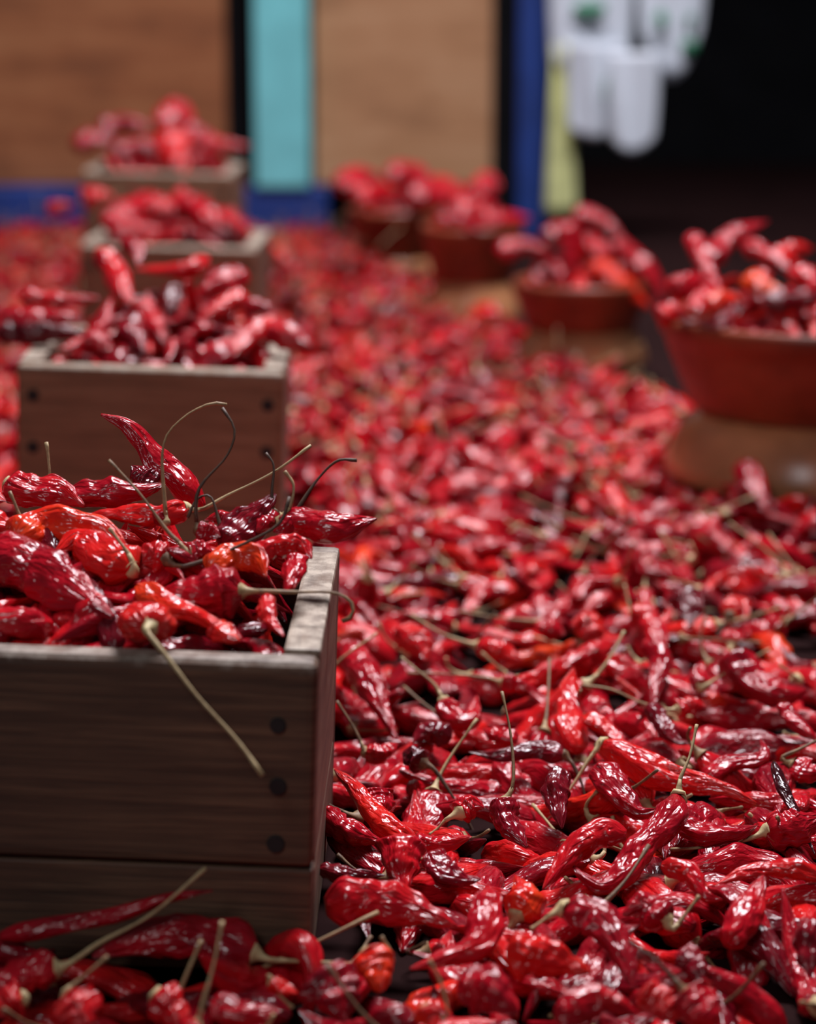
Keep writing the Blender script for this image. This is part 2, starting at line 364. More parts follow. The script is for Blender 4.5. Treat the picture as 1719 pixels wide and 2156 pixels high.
# ------------------------------------------------------------------ hanging things at the dark doorway
def sheet(name, px0, px1, py0, py1, d, mat, label, cat, taper=0.0, wave=0.006, round_=0.0, group=None, flare=0.0):
    p0 = at(px0, py1, d); p1 = at(px1, py0, d); nx, nz = 15, 15
    x0, x1, z0, z1 = p0[0], p1[0], p0[2], p1[2]
    cx = (x0 + x1) / 2; w = (x1 - x0) / 2; ph = rng.uniform(0, 6)
    V = []
    for s in (0, 1):
        for j in range(nz):
            v = j / (nz - 1)
            for i in range(nx):
                u = 2 * i / (nx - 1) - 1
                k = 1 - taper * (1 - v) ** 2 - flare * v
                zz = z0 + (z1 - z0) * v + round_ * (z1 - z0) * u * u * (1 - v) ** 2
                yy = wave * math.sin(u * 4 + ph + v * 2) + 0.012 * (u * u) + (0.004 + 0.010 * (1 - u * u) * (1 - v)) * s
                V.append((u * w * k, yy, zz - z1))
    Q = []
    for s in (0, 1):
        o = s * nx * nz
        for j in range(nz - 1):
            for i in range(nx - 1):
                a = o + j * nx + i
                Q.append((a, a + 1, a + nx + 1, a + nx) if s == 0 else (a, a + nx, a + nx + 1, a + 1))
    n = nx * nz
    ring = [i for i in range(nx)] + [j * nx + nx - 1 for j in range(1, nz)] + [(nz - 1) * nx + i for i in range(nx - 2, -1, -1)] + [j * nx for j in range(nz - 2, 0, -1)]
    for a, b in zip(ring, ring[1:] + ring[:1]): Q.append((a, a + n, b + n, b))
    e = link(name, np_mesh('film', V, Q, np.zeros((0, 3)), mats=(mat,)), loc=(cx, d, z1), label=label, category=cat, **({'group': group} if group else {}))
    return e
def blot(e, px, py, w, h, d):
    """a printed green mark on a bag"""
    p = at(px, py, d) - np.array(e.location); n = 12; V = []; r_ = np.random.default_rng(int(px * 7 + py))
    for s in (0, 1):
        for i in range(n):
            a = i * 6.283 / n; k = 0.8 + 0.4 * r_.random() if s == 0 else None
            if s == 0: V.append((p[0] + math.cos(a) * w * d / FPX / 2 * k, -0.0155, p[2] + math.sin(a) * h * d / FPX / 2 * k))
            else: V.append((V[i][0], -0.0105, V[i][2]))
    Q = [(i, (i + 1) % n, (i + 1) % n + n, i + n) for i in range(n)]
    V.append((p[0], -0.0155, p[2])); T = [(2 * n, (i + 1) % n, i) for i in range(n)]
    link('print', np_mesh('print', V, Q, T, mats=(M_GREEN,), smooth=False), e)
G = 'white printed bags at the dark doorway'
s1 = sheet('plastic_bag', 1150, 1345, -260, 145, 4.60, M_WHITE, 'white plastic bag with one wide green print, beside the blue post', 'bag', 0.12, group=G); blot(s1, 1240, 22, 66, 34, 4.60)
s2 = sheet('plastic_bag', 1338, 1502, -260, 168, 4.60, M_WHITE, 'white plastic bag with three green spots, rightmost of those hanging', 'bag', 0.15, round_=0.25, group=G)
for p in ((1391, 42, 26, 36), (1452, 42, 20, 22), (1450, 98, 34, 32)): blot(s2, p[0], p[1], p[2], p[3], 4.60)
s3 = sheet('plastic_bag', 1194, 1312, 90, 292, 4.56, M_WHITE, 'narrow white plastic bag hanging next to the pale yellow bag', 'bag', 0.1, round_=0.1, group=G); blot(s3, 1278, 190, 12, 60, 4.56)
s4 = sheet('plastic_bag', 1278, 1392, 110, 322, 4.505, M_WHITE, 'lowest hanging white plastic bag with a rounded bottom', 'bag', 0.12, round_=0.15, group=G)
sheet('yellow_bag', 1146, 1222, 92, 455, 4.60, M_YELLOW, 'long pale yellow plastic bag hanging against the blue post', 'bag', 0.0, flare=0.45, wave=0.01)

# ------------------------------------------------------------------ the chilies that can be picked out one by one
VIEW = {'P': (660, 1350, 0.6161), 'F': (0, 1320, 0.4421), 'B': (0, 820, 0.5003), 'M': (660, 850, 0.6161), 'C': (0, 200, 0.4421), 'D': (0, 200, 0.4421),
        'E': (0, 200, 0.4421), 'R': (660, 320, 0.6161), 'S': (660, 320, 0.6161), 'T': (660, 320, 0.6161)}
def lin(y, y0, d0, y1, d1): return d0 + (y0 - y) / (y0 - y1) * (d1 - d0)
DEPTH = {'B': lambda y: lin(y, 1362, 1.040, 1010, 1.19), 'C': lambda y: lin(y, 775, 1.85, 530, 2.03), 'D': lambda y: lin(y, 505, 2.81, 380, 2.97),
         'E': lambda y: lin(y, 352, 3.32, 235, 3.46), 'R': lambda y: lin(y, 672, 2.05, 470, 2.24), 'S': lambda y: lin(y, 640, 2.84, 440, 2.98), 'T': lambda y: lin(y, 470, 3.30, 360, 3.72)}
PILE = 'dried chilies of the open heap'
GROUPS = {'P': PILE, 'F': PILE, 'M': PILE, 'B': 'chilies in the nearest crate', 'C': 'chilies in the second crate', 'D': 'chilies in the third crate', 'E': 'chilies in the farthest crate',
          'R': 'chilies in the largest bowl', 'S': 'chilies in the second bowl', 'T': 'chilies in the far bowls'}
# view, spine points (stem end first, tip last), width, tint, stem points, label, flatness of lie k
HERO = [
 ('P', [(905,375),(880,290),(872,190),(890,90)], 96, .66, None, 'scarlet chili standing upright with a broad white sheen, centre of the heap'),
 ('P', [(925,255),(990,290),(1050,340),(1062,370)], 62, .7, None, 'slim red chili curving right behind the upright scarlet one'),
 ('P', [(985,352),(1080,400),(1180,455),(1310,485),(1420,510),(1516,556)], 104, .68, [(950,395),(895,480),(840,560),(735,702)], 'long smooth scarlet chili with a pointed tip and a pale stem hanging left'),
 ('P', [(862,392),(760,372),(640,392),(530,378)], 66, .2, [(890,425),(922,500),(932,580),(918,650)], 'dark maroon chili lying level, its brown stem bent straight down'),
 ('P', [(1250,528),(1215,615),(1120,710),(1060,795),(985,838),(915,800),(888,768)], 104, .42, [(1255,470),(1288,390),(1311,285)], 'hook-shaped crimson chili with a pale upright stem'),
 ('P', [(1070,662),(985,655),(900,705),(840,775),(785,848)], 96, .55, None, 'smooth curved red chili left of the hook-shaped one'),
 ('P', [(350,690),(270,650),(195,575),(140,500),(72,438)], 84, .72, None, 'bright red chili tapering up to a thin point near the crate corner'),
 ('P', [(335,690),(400,695),(460,690),(542,668)], 62, .5, None, 'short chili with a curled tip pointing right, over the wrinkled upright one'),
 ('P', [(306,672),(300,750),(312,860)], 140, .5, None, 'heavily wrinkled blunt chili covered in white glints'),
 ('P', [(395,730),(450,790),(510,815),(572,812)], 104, .3, None, 'crumpled dark red chili right of the glinting blunt one'),
 ('P', [(40,905),(170,890),(330,915),(490,975)], 160, .55, None, 'broad matt red chili lying across the heap at the crate corner'),
 ('P', [(600,850),(585,940),(560,1040),(440,1085),(330,1120)], 118, .52, None, 'thick bent red chili below the broad matt one'),
 ('P', [(690,945),(725,880),(690,800)], 122, .78, [(672,985),(640,1040),(588,1122)], 'short orange red chili with a tan stem pointing down at the viewer'),
 ('P', [(850,915),(960,945),(1050,1050),(1095,1190)], 124, .34, [(800,945),(745,985)], 'arched maroon chili sloping down to the right in the foreground'),
 ('P', [(1210,960),(1130,905),(1060,935)], 120, .42, [(1230,985),(1275,930),(1320,870)], 'stubby dark red chili with a large gold stem cap'),
 ('P', [(660,1075),(760,1075),(880,1110),(950,1130)], 140, .74, None, 'crumpled orange red chili with a blackened end'),
 ('P', [(500,1160),(600,1195),(700,1270)], 150, .42, None, 'fat pink glinting chili low in the foreground'),
 ('P', [(1740,810),(1640,780),(1500,785),(1365,838)], 70, .68, None, 'slim bright red chili arching in from the right edge'),
 ('P', [(1420,1040),(1480,930),(1540,800)], 108, .5, None, 'wrinkled red chili rising behind the slim arching one'),
 ('P', [(1250,620),(1330,655),(1430,660),(1520,630)], 92, .4, None, 'red chili with broken white reflections, under the long scarlet one'),
 ('P', [(1545,650),(1640,640),(1740,600)], 124, .42, [(1500,672),(1400,695),(1300,708),(1222,713)], 'red chili at the right edge with a long straight tan stem'),
 ('P', [(1340,475),(1420,420),(1520,405),(1545,380),(1528,332)], 74, .4, None, 'red chili with a thin curled tip standing up, right side'),
 ('P', [(1430,60),(1500,140),(1600,185),(1695,165)], 130, .4, None, 'large crumpled dark red chili near the upper right of the heap'),
 ('P', [(1140,0),(1190,60),(1170,140),(1160,225)], 78, .42, None, 'pink glinting chili hanging down between dark gaps'),
 ('P', [(110,10),(180,120),(230,220),(285,335)], 100, .45, None, 'long wrinkled chili sloping down beside the crate wall'),
 ('P', [(445,205),(480,260),(540,270),(560,185)], 74, .5, [(415,150),(370,110),(300,55)], 'bent chili with a long tan stem reaching up left'),
 ('P', [(690,165),(780,120),(900,60),(980,20)], 70, .6, None, 'smooth red chili slanting up to the right in mid heap'),
 ('P', [(655,545),(662,620),(730,705)], 90, .3, [(680,500),(684,420),(672,300),(645,172)], 'dull dark red chili with a thin tall upright stem'),
 ('P', [(495,590),(540,560),(585,570)], 92, .5, [(455,610),(425,640),(398,662)], 'short round chili with a yellow stem cap seen from its end'),
 ('P', [(975,430),(1040,510),(1110,585),(1180,575)], 110, .38, None, 'wide crimson chili tucked under the long scarlet one'),
 ('P', [(1190,765),(1280,790),(1340,870),(1400,885)], 72, .6, None, 'narrow red chili with orange glints left of the gold cap'),
 ('P', [(30,590),(110,650),(240,690)], 96, .5, None, 'flattened red chili with white glints against the crate foot'),
 ('P', [(20,775),(110,800),(245,800)], 62, .25, None, 'thin maroon chili sticking out from the crate foot'),
 ('P', [(830,1290),(980,1225),(1110,1275)], 118, .5, None, 'blurred arched red chili at the bottom edge'),
 ('P', [(1120,1200),(1190,1240),(1260,1290)], 120, .62, None, 'blurred scarlet chili at the bottom edge, left of the round one'),
 ('P', [(30,1130),(80,1190),(90,1290)], 170, .34, None, 'blurred magenta chili at the bottom, right of the crate front'),
 ('P', [(190,1060),(215,1120),(225,1200)], 130, .82, [(270,1100),(262,1060),(232,1008)], 'blurred orange chili at the bottom with a short upright stem'),
 ('P', [(380,1250),(400,1290),(410,1330)], 90, .7, [(455,1290),(440,1180),(395,1085)], 'small red chili at the bottom edge beside a leaning stem'),
 ('P', [(1250,1060),(1300,1100),(1330,1180)], 90, .3, None, 'dark chili below the gold stem cap'),
 ('P', [(1275,1205),(1330,1260),(1390,1310)], 170, .5, [(1230,1150),(1160,1080),(1080,1025)], 'blurred rounded red chili at the bottom with a thick brown stem'),
 ('P', [(1710,960),(1690,1050),(1700,1150)], 110, .25, None, 'violet sheened chili at the lower right edge'),
 ('P', [(1575,415),(1610,510),(1660,610),(1715,730)], 48, .02, None, 'thin shrivelled blackish chili at the right edge'),
 ('P', [(1600,215),(1660,290),(1740,345)], 62, .45, None, 'slim glinting chili at the right edge under the large crumpled one'),
 ('P', [(1640,420),(1700,450),(1760,440)], 100, .45, [(1600,400),(1660,370),(1740,330)], 'chili cut off by the right edge, grey stem slanting up'),
 ('P', [(380,420),(340,400),(310,420)], 84, .15, [(415,440),(470,520),(520,600),(562,682)], 'blackish chili with a dark stem slanting down right'),
 ('P', [(175,380),(230,385),(290,350)], 70, .55, [(160,340),(130,280),(80,205)], 'chili by the crate wall with a grey stem leaning back'),
 ('P', [(640,140),(700,150),(745,160)], 60, .5, [(590,125),(500,115),(400,110),(320,110)], 'small chili with a long level tan stem pointing left'),
 ('P', [(1240,235),(1300,215),(1345,225)], 64, .55, [(1200,232),(1120,210),(1020,165),(915,150)], 'small scarlet chili with a long stem pointing left, behind'),
 ('P', [(1330,160),(1320,110),(1335,70)], 64, .45, [(1345,150),(1390,120),(1432,95)], 'pinkish chili with a short pale stem pointing right'),
 ('P', [(850,440),(830,520),(850,640)], 90, .2, None, 'dark chili in the gap under the bent brown stem'),
 ('P', [(1150,215),(1230,330),(1290,350)], 66, .2, None, 'maroon chili in the shadow behind the upright stem'),
 ('P', [(470,330),(400,310),(340,350)], 78, .28, None, 'maroon chili left of the level dark one'),
 ('P', [(700,335),(640,325),(580,300)], 64, .5, None, 'red chili above the level dark maroon one'),
 ('P', [(215,510),(225,560),(235,620)], 100, .5, None, 'pink chili behind the thin upright point at the crate'),
 ('F', [(0,1475),(250,1425),(560,1370),(800,1290),(1015,1255)], 92, .42, None, 'long slim dark red chili lying along the crate front', {'d': 0.995, 'k': 0.1}),
 ('F', [(1225,1560),(1000,1490),(750,1480),(440,1570)], 205, .42, [(1290,1585),(1430,1592),(1719,1605)], 'large glossy red chili lying before the crate front'),
 ('F', [(280,1625),(150,1640),(0,1720),(-120,1760)], 190, .5, [(350,1590),(480,1500),(720,1370),(980,1148)], 'chili at the lower left with a very long stem crossing the crate'),
 ('F', [(110,1770),(40,1790),(-60,1850)], 180, .55, [(105,1772),(95,1776)], 'chili end at the lower left corner with a round cream cap'),
 ('F', [(330,1770),(380,1830),(420,1930)], 250, .62, [(300,1745),(370,1690),(515,1568)], 'rounded red chili at the lower left with a flared tan stem cap'),
 ('F', [(740,1750),(830,1830),(880,1930)], 175, .62, [(790,1880),(870,1700),(960,1490)], 'scarlet chili at the bottom edge beside two leaning stems'),
 ('F', [(1010,1790),(1150,1840),(1340,1825)], 160, .45, None, 'red chili lying level at the bottom edge'),
 ('F', [(1500,1660),(1570,1740),(1640,1880)], 215, .32, None, 'fat magenta chili at the bottom edge, under the crate corner'),
 ('F', [(1290,1690),(1350,1720),(1420,1745)], 90, .75, [(1280,1660),(1320,1740),(1395,1815)], 'small bright chili with a drooping tan stem, under the crate corner'),
 ('F', [(940,1890),(900,1930),(850,1980)], 120, .5, [(970,1780),(1020,1600),(1060,1400)], 'chili at the bottom edge with a tall reddish stem'),
 ('F', [(-40,1530),(100,1560),(260,1600)], 110, .3, [(-80,1500),(-150,1480)], 'dark chili half hidden at the left edge before the crate'),
 ('M', [(985,425),(1040,440),(1100,450)], 66, .42, [(940,440),(900,520),(840,590),(798,665)], 'chili with a pale cream cap and a thick drooping stem, mid heap'),
 ('M', [(895,668),(940,615),(1050,612)], 56, .5, None, 'small curved pink glinting chili right of the drooping stem'),
 ('M', [(1110,700),(1165,780),(1200,900)], 92, .55, [(1090,740),(1080,690),(1065,620)], 'wrinkled red chili sloping down right with a pale stem'),
 ('M', [(300,770),(360,820),(385,880)], 110, .62, None, 'blurred red chili with a white glint near the crate'),
 ('M', [(560,825),(640,850),(715,880)], 80, .6, [(520,815),(440,785),(335,722)], 'red chili with a tan stem pointing back left, near the crate'),
 ('M', [(785,745),(820,775),(860,790)], 76, .5, [(740,742),(640,732),(500,710)], 'small chili with a long level reddish stem'),
 ('M', [(870,910),(960,850),(1050,800)], 84, .6, None, 'scarlet chili slanting up right at mid heap'),
 ('M', [(960,800),(930,750),(880,760)], 92, .68, None, 'smooth bright red rounded chili in mid heap'),
 ('M', [(430,125),(405,220),(350,300)], 62, .42, None, 'chili with a long white glint, pointing at the upper heap'),
 ('M', [(245,200),(255,270),(285,340)], 84, .48, None, 'pink blurred chili left of the long white glint'),
 ('M', [(490,150),(590,205),(690,240)], 72, .5, None, 'blurred level chili right of the long white glint'),
 ('M', [(690,290),(740,240),(800,190)], 74, .45, None, 'blurred chili slanting up right below the far heap'),
 ('M', [(1470,200),(1510,280),(1550,370)], 84, .38, None, 'blurred magenta chili leaning on the foot of the largest bowl', {'k': .3, 'd': 1.985}),
 ('M', [(1040,255),(1120,265),(1215,270)], 64, .55, None, 'blurred bright red level chili left of the largest bowl'),
 ('M', [(1000,290),(1040,340),(1060,400)], 78, .65, None, 'blurred orange red chili below the level bright one'),
 ('M', [(540,500),(620,490),(715,485)], 64, .52, None, 'blurred red level chili above a dark gap'),
 ('M', [(1290,420),(1350,450),(1440,520)], 100, .48, [(1330,400),(1380,440),(1450,490)], 'glinting chili with a grey stem, right half of the heap'),
 ('M', [(1110,520),(1150,560),(1200,580)], 90, .42, None, 'small chili with white spots right of the cream cap'),
 ('M', [(90,820),(150,880),(220,960)], 100, .45, None, 'wrinkled pink glinting chili touching the crate wall'),
 ('M', [(1240,640),(1290,690),(1290,760)], 100, .18, None, 'dark violet chili right of the pale upright stem'),
 ('M', [(1420,730),(1450,700),(1490,740)], 84, .7, [(1380,800),(1450,760),(1540,705)], 'orange red chili with a brown stem, right half'),
 # nearest crate
 ('B', [(850,500),(800,440),(745,370),(660,300),(600,220),(530,150),(425,105)], 118, .5, None, 'red chili rearing up out of the nearest crate', .25),
 ('B', [(660,400),(600,370),(555,320)], 110, .22, None, 'dark red chili crumpled behind the one rearing up', .4),
 ('B', [(25,400),(130,430),(260,440),(355,490)], 140, .55, [(150,420),(205,370),(205,310),(195,222)], 'wrinkled red chili at the back left of the nearest crate'),
 ('B', [(300,430),(440,440),(590,430),(695,398)], 120, .42, None, 'dark red chili lying level at the back of the nearest crate'),
 ('B', [(-120,430),(-50,450),(25,470)], 120, .6, None, 'scarlet chili cut off by the left edge, back of the crate'),
 ('B', [(-90,560),(0,585),(110,600)], 130, .6, [(80,560),(70,500),(40,430)], 'blurred red chili at the left edge of the crate filling'),
 ('B', [(60,640),(180,565),(310,575),(430,590),(525,650)], 160, .85, None, 'orange red chili with glittering wrinkles, left half of the crate'),
 ('B', [(790,500),(680,530),(530,525),(380,525)], 96, .68, [(850,505),(960,445),(1150,350),(1310,235)], 'red chili with a long pale straight stem rising to the right'),
 ('B', [(940,670),(1020,590),(1100,510),(1160,440)], 165, .26, None, 'translucent wrinkled crimson chili leaning back at the crate middle', .5),
 ('B', [(1180,555),(1290,560),(1420,580),(1585,543)], 128, .48, [(1225,480),(1235,400),(1198,345)], 'pointed red chili jutting out over the right crate wall'),
 ('B', [(1060,700),(1160,665),(1270,660),(1312,712)], 98, .6, None, 'torn edged red chili above the right crate rim'),
 ('B', [(560,760),(450,710),(330,640),(230,690)], 190, .72, [(545,700),(480,610),(460,585)], 'wide blurred orange red chili in the crate middle'),
 ('B', [(-60,700),(130,750),(300,850),(480,960)], 240, .42, None, 'biggest dark red chili at the front left of the crate'),
 ('B', [(1020,850),(940,850),(820,860),(680,850)], 200, .45, [(1085,850),(1250,853),(1400,855),(1475,890),(1485,950),(1440,975)], 'thick red chili whose stem curls over the crate wall'),
 ('B', [(580,830),(700,905),(830,950),(990,1040)], 104, .78, None, 'slim orange red chili snaking along the crate front'),
 ('B', [(628,1002),(612,962),(592,925)], 225, .7, [(618,1020),(690,1110),(830,1290),(1000,1480),(1105,1625)], 'round ended chili on the front rim with a long stem hanging down', {'k': 2.6, 'd': 1.05, 'sd': 0.985}),
 ('B', [(700,720),(650,710),(600,730)], 150, .6, [(780,745),(980,670),(1170,570),(1218,452)], 'short round red chili with a long dark stem sweeping right'),
 ('B', [(790,690),(840,680),(900,690)], 100, .45, [(755,645),(700,590),(590,440),(458,298)], 'chili with a straight grey stem leaning back to the left'),
 ('B', [(880,760),(980,705),(1080,720),(1120,790)], 130, .85, None, 'orange tinged wrinkled chili right of the crate middle'),
 ('B', [(1255,700),(1235,770),(1205,860)], 92, .52, None, 'pink glinting chili folded against the right crate wall'),
 ('B', [(1125,870),(1130,960),(1195,1040)], 74, .62, None, 'thin scarlet chili ending on the right crate rim'),
 ('B', [(900,1000),(960,1040),(1010,1060)], 100, .75, None, 'small orange red chili at the front right of the crate'),
 ('B', [(700,560),(640,510),(600,500)], 70, .4, [(685,250),(760,130),(880,62),(955,65)], 'chili deep in the crate with a tan stem arching high'),
 ('B', [(830,590),(880,600),(930,620)], 80, .4, [(835,425),(955,280),(988,170),(935,78)], 'chili deep in the crate with a dark S-curved stem'),
 ('B', [(1150,520),(1120,560),(1080,600)], 90, .4, [(1145,430),(1152,320),(1118,268)], 'chili at the back right with a short thin dark stem'),
 ('B', [(1230,540),(1200,580),(1150,600)], 80, .4, [(1262,490),(1340,375),(1420,300),(1503,298)], 'chili at the back right with a black stem arching right'),
 ('B', [(980,560),(930,540),(860,550)], 76, .5, [(935,590),(890,455),(830,462),(790,540)], 'small red chili under the dark arched stem'),
 # second crate
 ('C', [(5,1040),(150,1060),(410,1062)], 92, .42, None, 'pink chili at the left end of the second crate'),
 ('C', [(100,955),(300,975),(475,968)], 76, .58, None, 'red chili lying above the pink one in the second crate'),
 ('C', [(470,740),(545,830),(590,940),(640,1020)], 112, .6, None, 'tall red chili standing in the second crate'),
 ('C', [(990,775),(900,830),(780,835),(640,830)], 80, .6, None, 'bright red level chili on top of the second crate'),
 ('C', [(590,690),(650,740),(660,810)], 84, .45, None, 'small pink chili on top of the tall one in the second crate'),
 ('C', [(670,1000),(720,1080),(790,1180)], 104, .52, [(650,990),(630,985)], 'glinting red chili with a yellow cap in the second crate'),
 ('C', [(830,920),(820,980),(790,1050)], 92, .12, None, 'purple dark chili in the middle of the second crate'),
 ('C', [(1180,860),(1060,890),(930,960)], 130, .45, None, 'pink sheened chili at the top right of the second crate'),
 ('C', [(1180,960),(1080,1000),(950,1080)], 110, .6, None, 'scarlet chili under the pink sheened one in the second crate'),
 ('C', [(900,1120),(885,1210),(925,1310)], 70, .42, None, 'pink chili hanging over the rim of the second crate', .3),
 ('C', [(1330,1070),(1250,1110),(1160,1180),(1080,1260)], 112, .6, None, 'red chili slanting down to the rim of the second crate'),
 ('C', [(1270,1110),(1370,1150),(1490,1200)], 124, .5, None, 'chili with a wide white glint at the right of the second crate'),
 ('C', [(1160,1010),(1230,1010),(1310,1030)], 84, .4, None, 'small lilac glinting chili right in the second crate'),
 ('C', [(400,1160),(470,1180),(540,1220)], 84, .5, None, 'small red chili in the shade of the second crate'),
 ('C', [(-20,1130),(150,1130),(400,1130)], 110, .2, None, 'dark chili under the pink one in the second crate'),
 ('C', [(830,1160),(815,1220),(800,1270)], 44, .5, None, 'thin red chili tip over the rim of the second crate'),
 ('C', [(560,1120),(640,1150),(690,1230)], 90, .25, None, 'dark red chili behind the rim of the second crate'),
 # third crate
 ('D', [(220,545),(290,535),(350,520)], 70, .4, None, 'pink chili at the left end of the third crate'),
 ('D', [(390,500),(470,480),(550,500)], 100, .58, [(540,470),(570,460)], 'red chili left in the third crate'),
 ('D', [(500,630),(620,570),(740,460)], 130, .45, None, 'pink sheened chili in the middle of the third crate'),
 ('D', [(680,560),(760,540),(840,560)], 120, .52, None, 'red chili on top of the third crate'),
 ('D', [(850,510),(960,560),(1050,640)], 120, .48, None, 'pink chili sloping right in the third crate'),
 ('D', [(1030,560),(1110,600),(1200,670)], 72, .5, None, 'slim chili at the right end of the third crate'),
 ('D', [(530,640),(660,640),(800,645)], 74, .5, None, 'chili along the front rim of the third crate'),
 # farthest crate
 ('E', [(470,160),(600,140),(730,160)], 96, .34, None, 'dark red chili on the left of the farthest crate'),
 ('E', [(770,150),(840,60),(930,170)], 104, .45, None, 'arched chili at the peak of the farthest crate'),
 ('E', [(800,190),(830,260),(840,350)], 150, .66, None, 'bright scarlet chili at the front of the farthest crate'),
 ('E', [(920,220),(1050,235),(1190,245)], 74, .5, None, 'slim chili sticking out right from the farthest crate'),
 ('E', [(350,250),(450,215),(560,220)], 96, .34, None, 'dull chili at the left rim of the farthest crate'),
 ('E', [(540,270),(650,250),(760,260)], 96, .32, None, 'dark red chili behind the scarlet one in the farthest crate'),
 ('E', [(860,150),(960,190),(1040,240)], 90, .34, None, 'dark chili right of the peak of the farthest crate'),
 # largest bowl
 ('R', [(1295,280),(1330,370),(1390,480)], 64, .42, None, 'pink chili leaning on the left rim of the largest bowl'),
 ('R', [(1350,370),(1430,290),(1555,235)], 76, .4, None, 'pink chili rising to the right on the largest bowl'),
 ('R', [(1470,315),(1560,355),(1640,415)], 66, .48, None, 'glinting chili sloping right on the largest bowl'),
 ('R', [(1580,370),(1640,335),(1710,330)], 76, .68, None, 'scarlet chili at the top right of the largest bowl'),
 ('R', [(1180,565),(1240,545),(1290,555)], 74, .62, None, 'red chili hanging over the left rim of the largest bowl'),
 ('R', [(1340,525),(1400,505),(1470,500)], 74, .8, None, 'orange red chili along the rim of the largest bowl'),
 ('R', [(1220,480),(1290,450),(1350,430)], 84, .52, None, 'red chili left on the largest bowl'),
 ('R', [(1300,545),(1340,490),(1380,430)], 62, .5, None, 'slanting glinting chili at the rim of the largest bowl'),
 ('R', [(1480,430),(1540,460),(1620,480)], 80, .95, None, 'tawny orange chili in the middle of the largest bowl'),
 ('R', [(1640,400),(1700,430),(1780,430)], 76, .55, None, 'red chili cut off at the right edge on the largest bowl'),
 ('R', [(1540,520),(1640,505),(1760,500)], 80, .22, None, 'dark chili along the right rim of the largest bowl'),
 ('R', [(1700,480),(1790,430),(1880,400)], 80, .5, None, 'chili beyond the right edge on the largest bowl'),
 # second bowl
 ('S', [(865,240),(880,330),(878,440)], 86, .42, None, 'pink chili hanging down the left of the second bowl', .4),
 ('S', [(890,205),(980,235),(1060,290)], 70, .42, None, 'pink chili across the top of the second bowl'),
 ('S', [(1030,300),(1110,370),(1175,460),(1185,530)], 70, .42, None, 'pale glinting chili drooping over the right of the second bowl', .5),
 ('S', [(950,385),(1060,460),(1155,535)], 76, .8, None, 'orange chili below the pale drooping one on the second bowl', .5),
 ('S', [(630,350),(720,320),(815,345)], 66, .45, None, 'pink chili sticking out left from the second bowl'),
 ('S', [(920,300),(970,330),(1030,370)], 76, .5, None, 'red chili in the middle of the second bowl'),
 ('S', [(800,300),(850,270),(900,300)], 80, .4, None, 'dark red chili on the left of the second bowl'),
 # far bowls
 ('T', [(100,120),(170,80),(240,90)], 90, .5, None, 'red chili at the left of the far bowls'),
 ('T', [(150,160),(220,140),(300,130)], 80, .55, None, 'lower left red chili of the far bowls'),
 ('T', [(250,80),(330,75),(390,120)], 90, .45, None, 'pink chili over the farthest bowl'),
 ('T', [(320,160),(400,150),(470,170)], 80, .45, None, 'pink chili in the middle of the far bowls'),
 ('T', [(400,110),(460,130),(530,180)], 90, .5, None, 'red chili in the middle of the far bowls, sloping right'),
 ('T', [(480,200),(560,190),(640,190)], 80, .52, None, 'red chili on the third bowl'),
 ('T', [(560,150),(600,100),(640,120)], 90, .52, None, 'rounded chili at the right of the far bowls, against the post'),
 ('T', [(560,240),(650,235),(745,225)], 72, .48, None, 'pink chili on the right rim of the third bowl'),
 ('T', [(420,240),(500,240),(560,270)], 80, .35, None, 'dark chili over the rim of the third bowl'),
]
heroes = []          # dicts: P (spine), R, S (stem points) ...
for h in HERO:
    v, pts, w, tint, stem, label = h[:6]
    opt = h[6] if len(h) > 6 else {}
    if not isinstance(opt, dict): opt = {'k': opt}
    k = opt.get('k', 0.45 if v in 'PFM' else 1.0)
    ox, oy, sc = VIEW[v]
    px = np.array([(ox + x * sc, oy + y * sc) for x, y in pts]); wp = w * sc
    ys = px[:, 1]
    df = DEPTH.get(v, lambda y: ground_d(y, 0.004))
    ya = ys.mean() + 0.3 * (ys.max() - ys.mean()) if v in 'PFM' else ys.mean()
    d0 = opt.get('d', df(ya))
    def dd(y): return d0 + k * (df(y) - df(ya))
    dm = dd(ys.mean()); R = wp / 2 * dm / FPX * 1.10
    P = np.array([at(x, y, dd(y)) for x, y in px])
    S = None
    if stem is not None:
        kk = 0.18 if v != 'B' else 0.25
        db = dd(ys[0]); S = []
        for x, y in stem:
            X, Y = ox + x * sc, oy + y * sc
            S.append(at(X, Y, db + kk * (df(Y) - df(ys[0])) - 0.002))
        if 'sd' in opt: S = [at(ox + x * sc, oy + y * sc, db + (opt['sd'] - db) * (q + 1) / len(stem)) for q, (x, y) in enumerate(stem)]
        S = np.array(S)
    heroes.append(dict(v=v, P=P, R=R, S=S, tint=tint, label=label))

lap('heroes')
# ------------------------------------------------------------------ random chilies settling into the free room
class Field:
    def __init__(s, x0, x1, y0, y1, cell, base):
        s.x0, s.y0, s.c = x0, y0, cell; s.nx = int((x1 - x0) / cell) + 1; s.ny = int((y1 - y0) / cell) + 1
        s.h = np.full((s.nx, s.ny), base, np.float32); s.target = np.zeros((s.nx, s.ny), np.float32)
    def idx(s, X, Y): return np.clip(((X - s.x0) / s.c).astype(int), 0, s.nx - 1), np.clip(((Y - s.y0) / s.c).astype(int), 0, s.ny - 1)
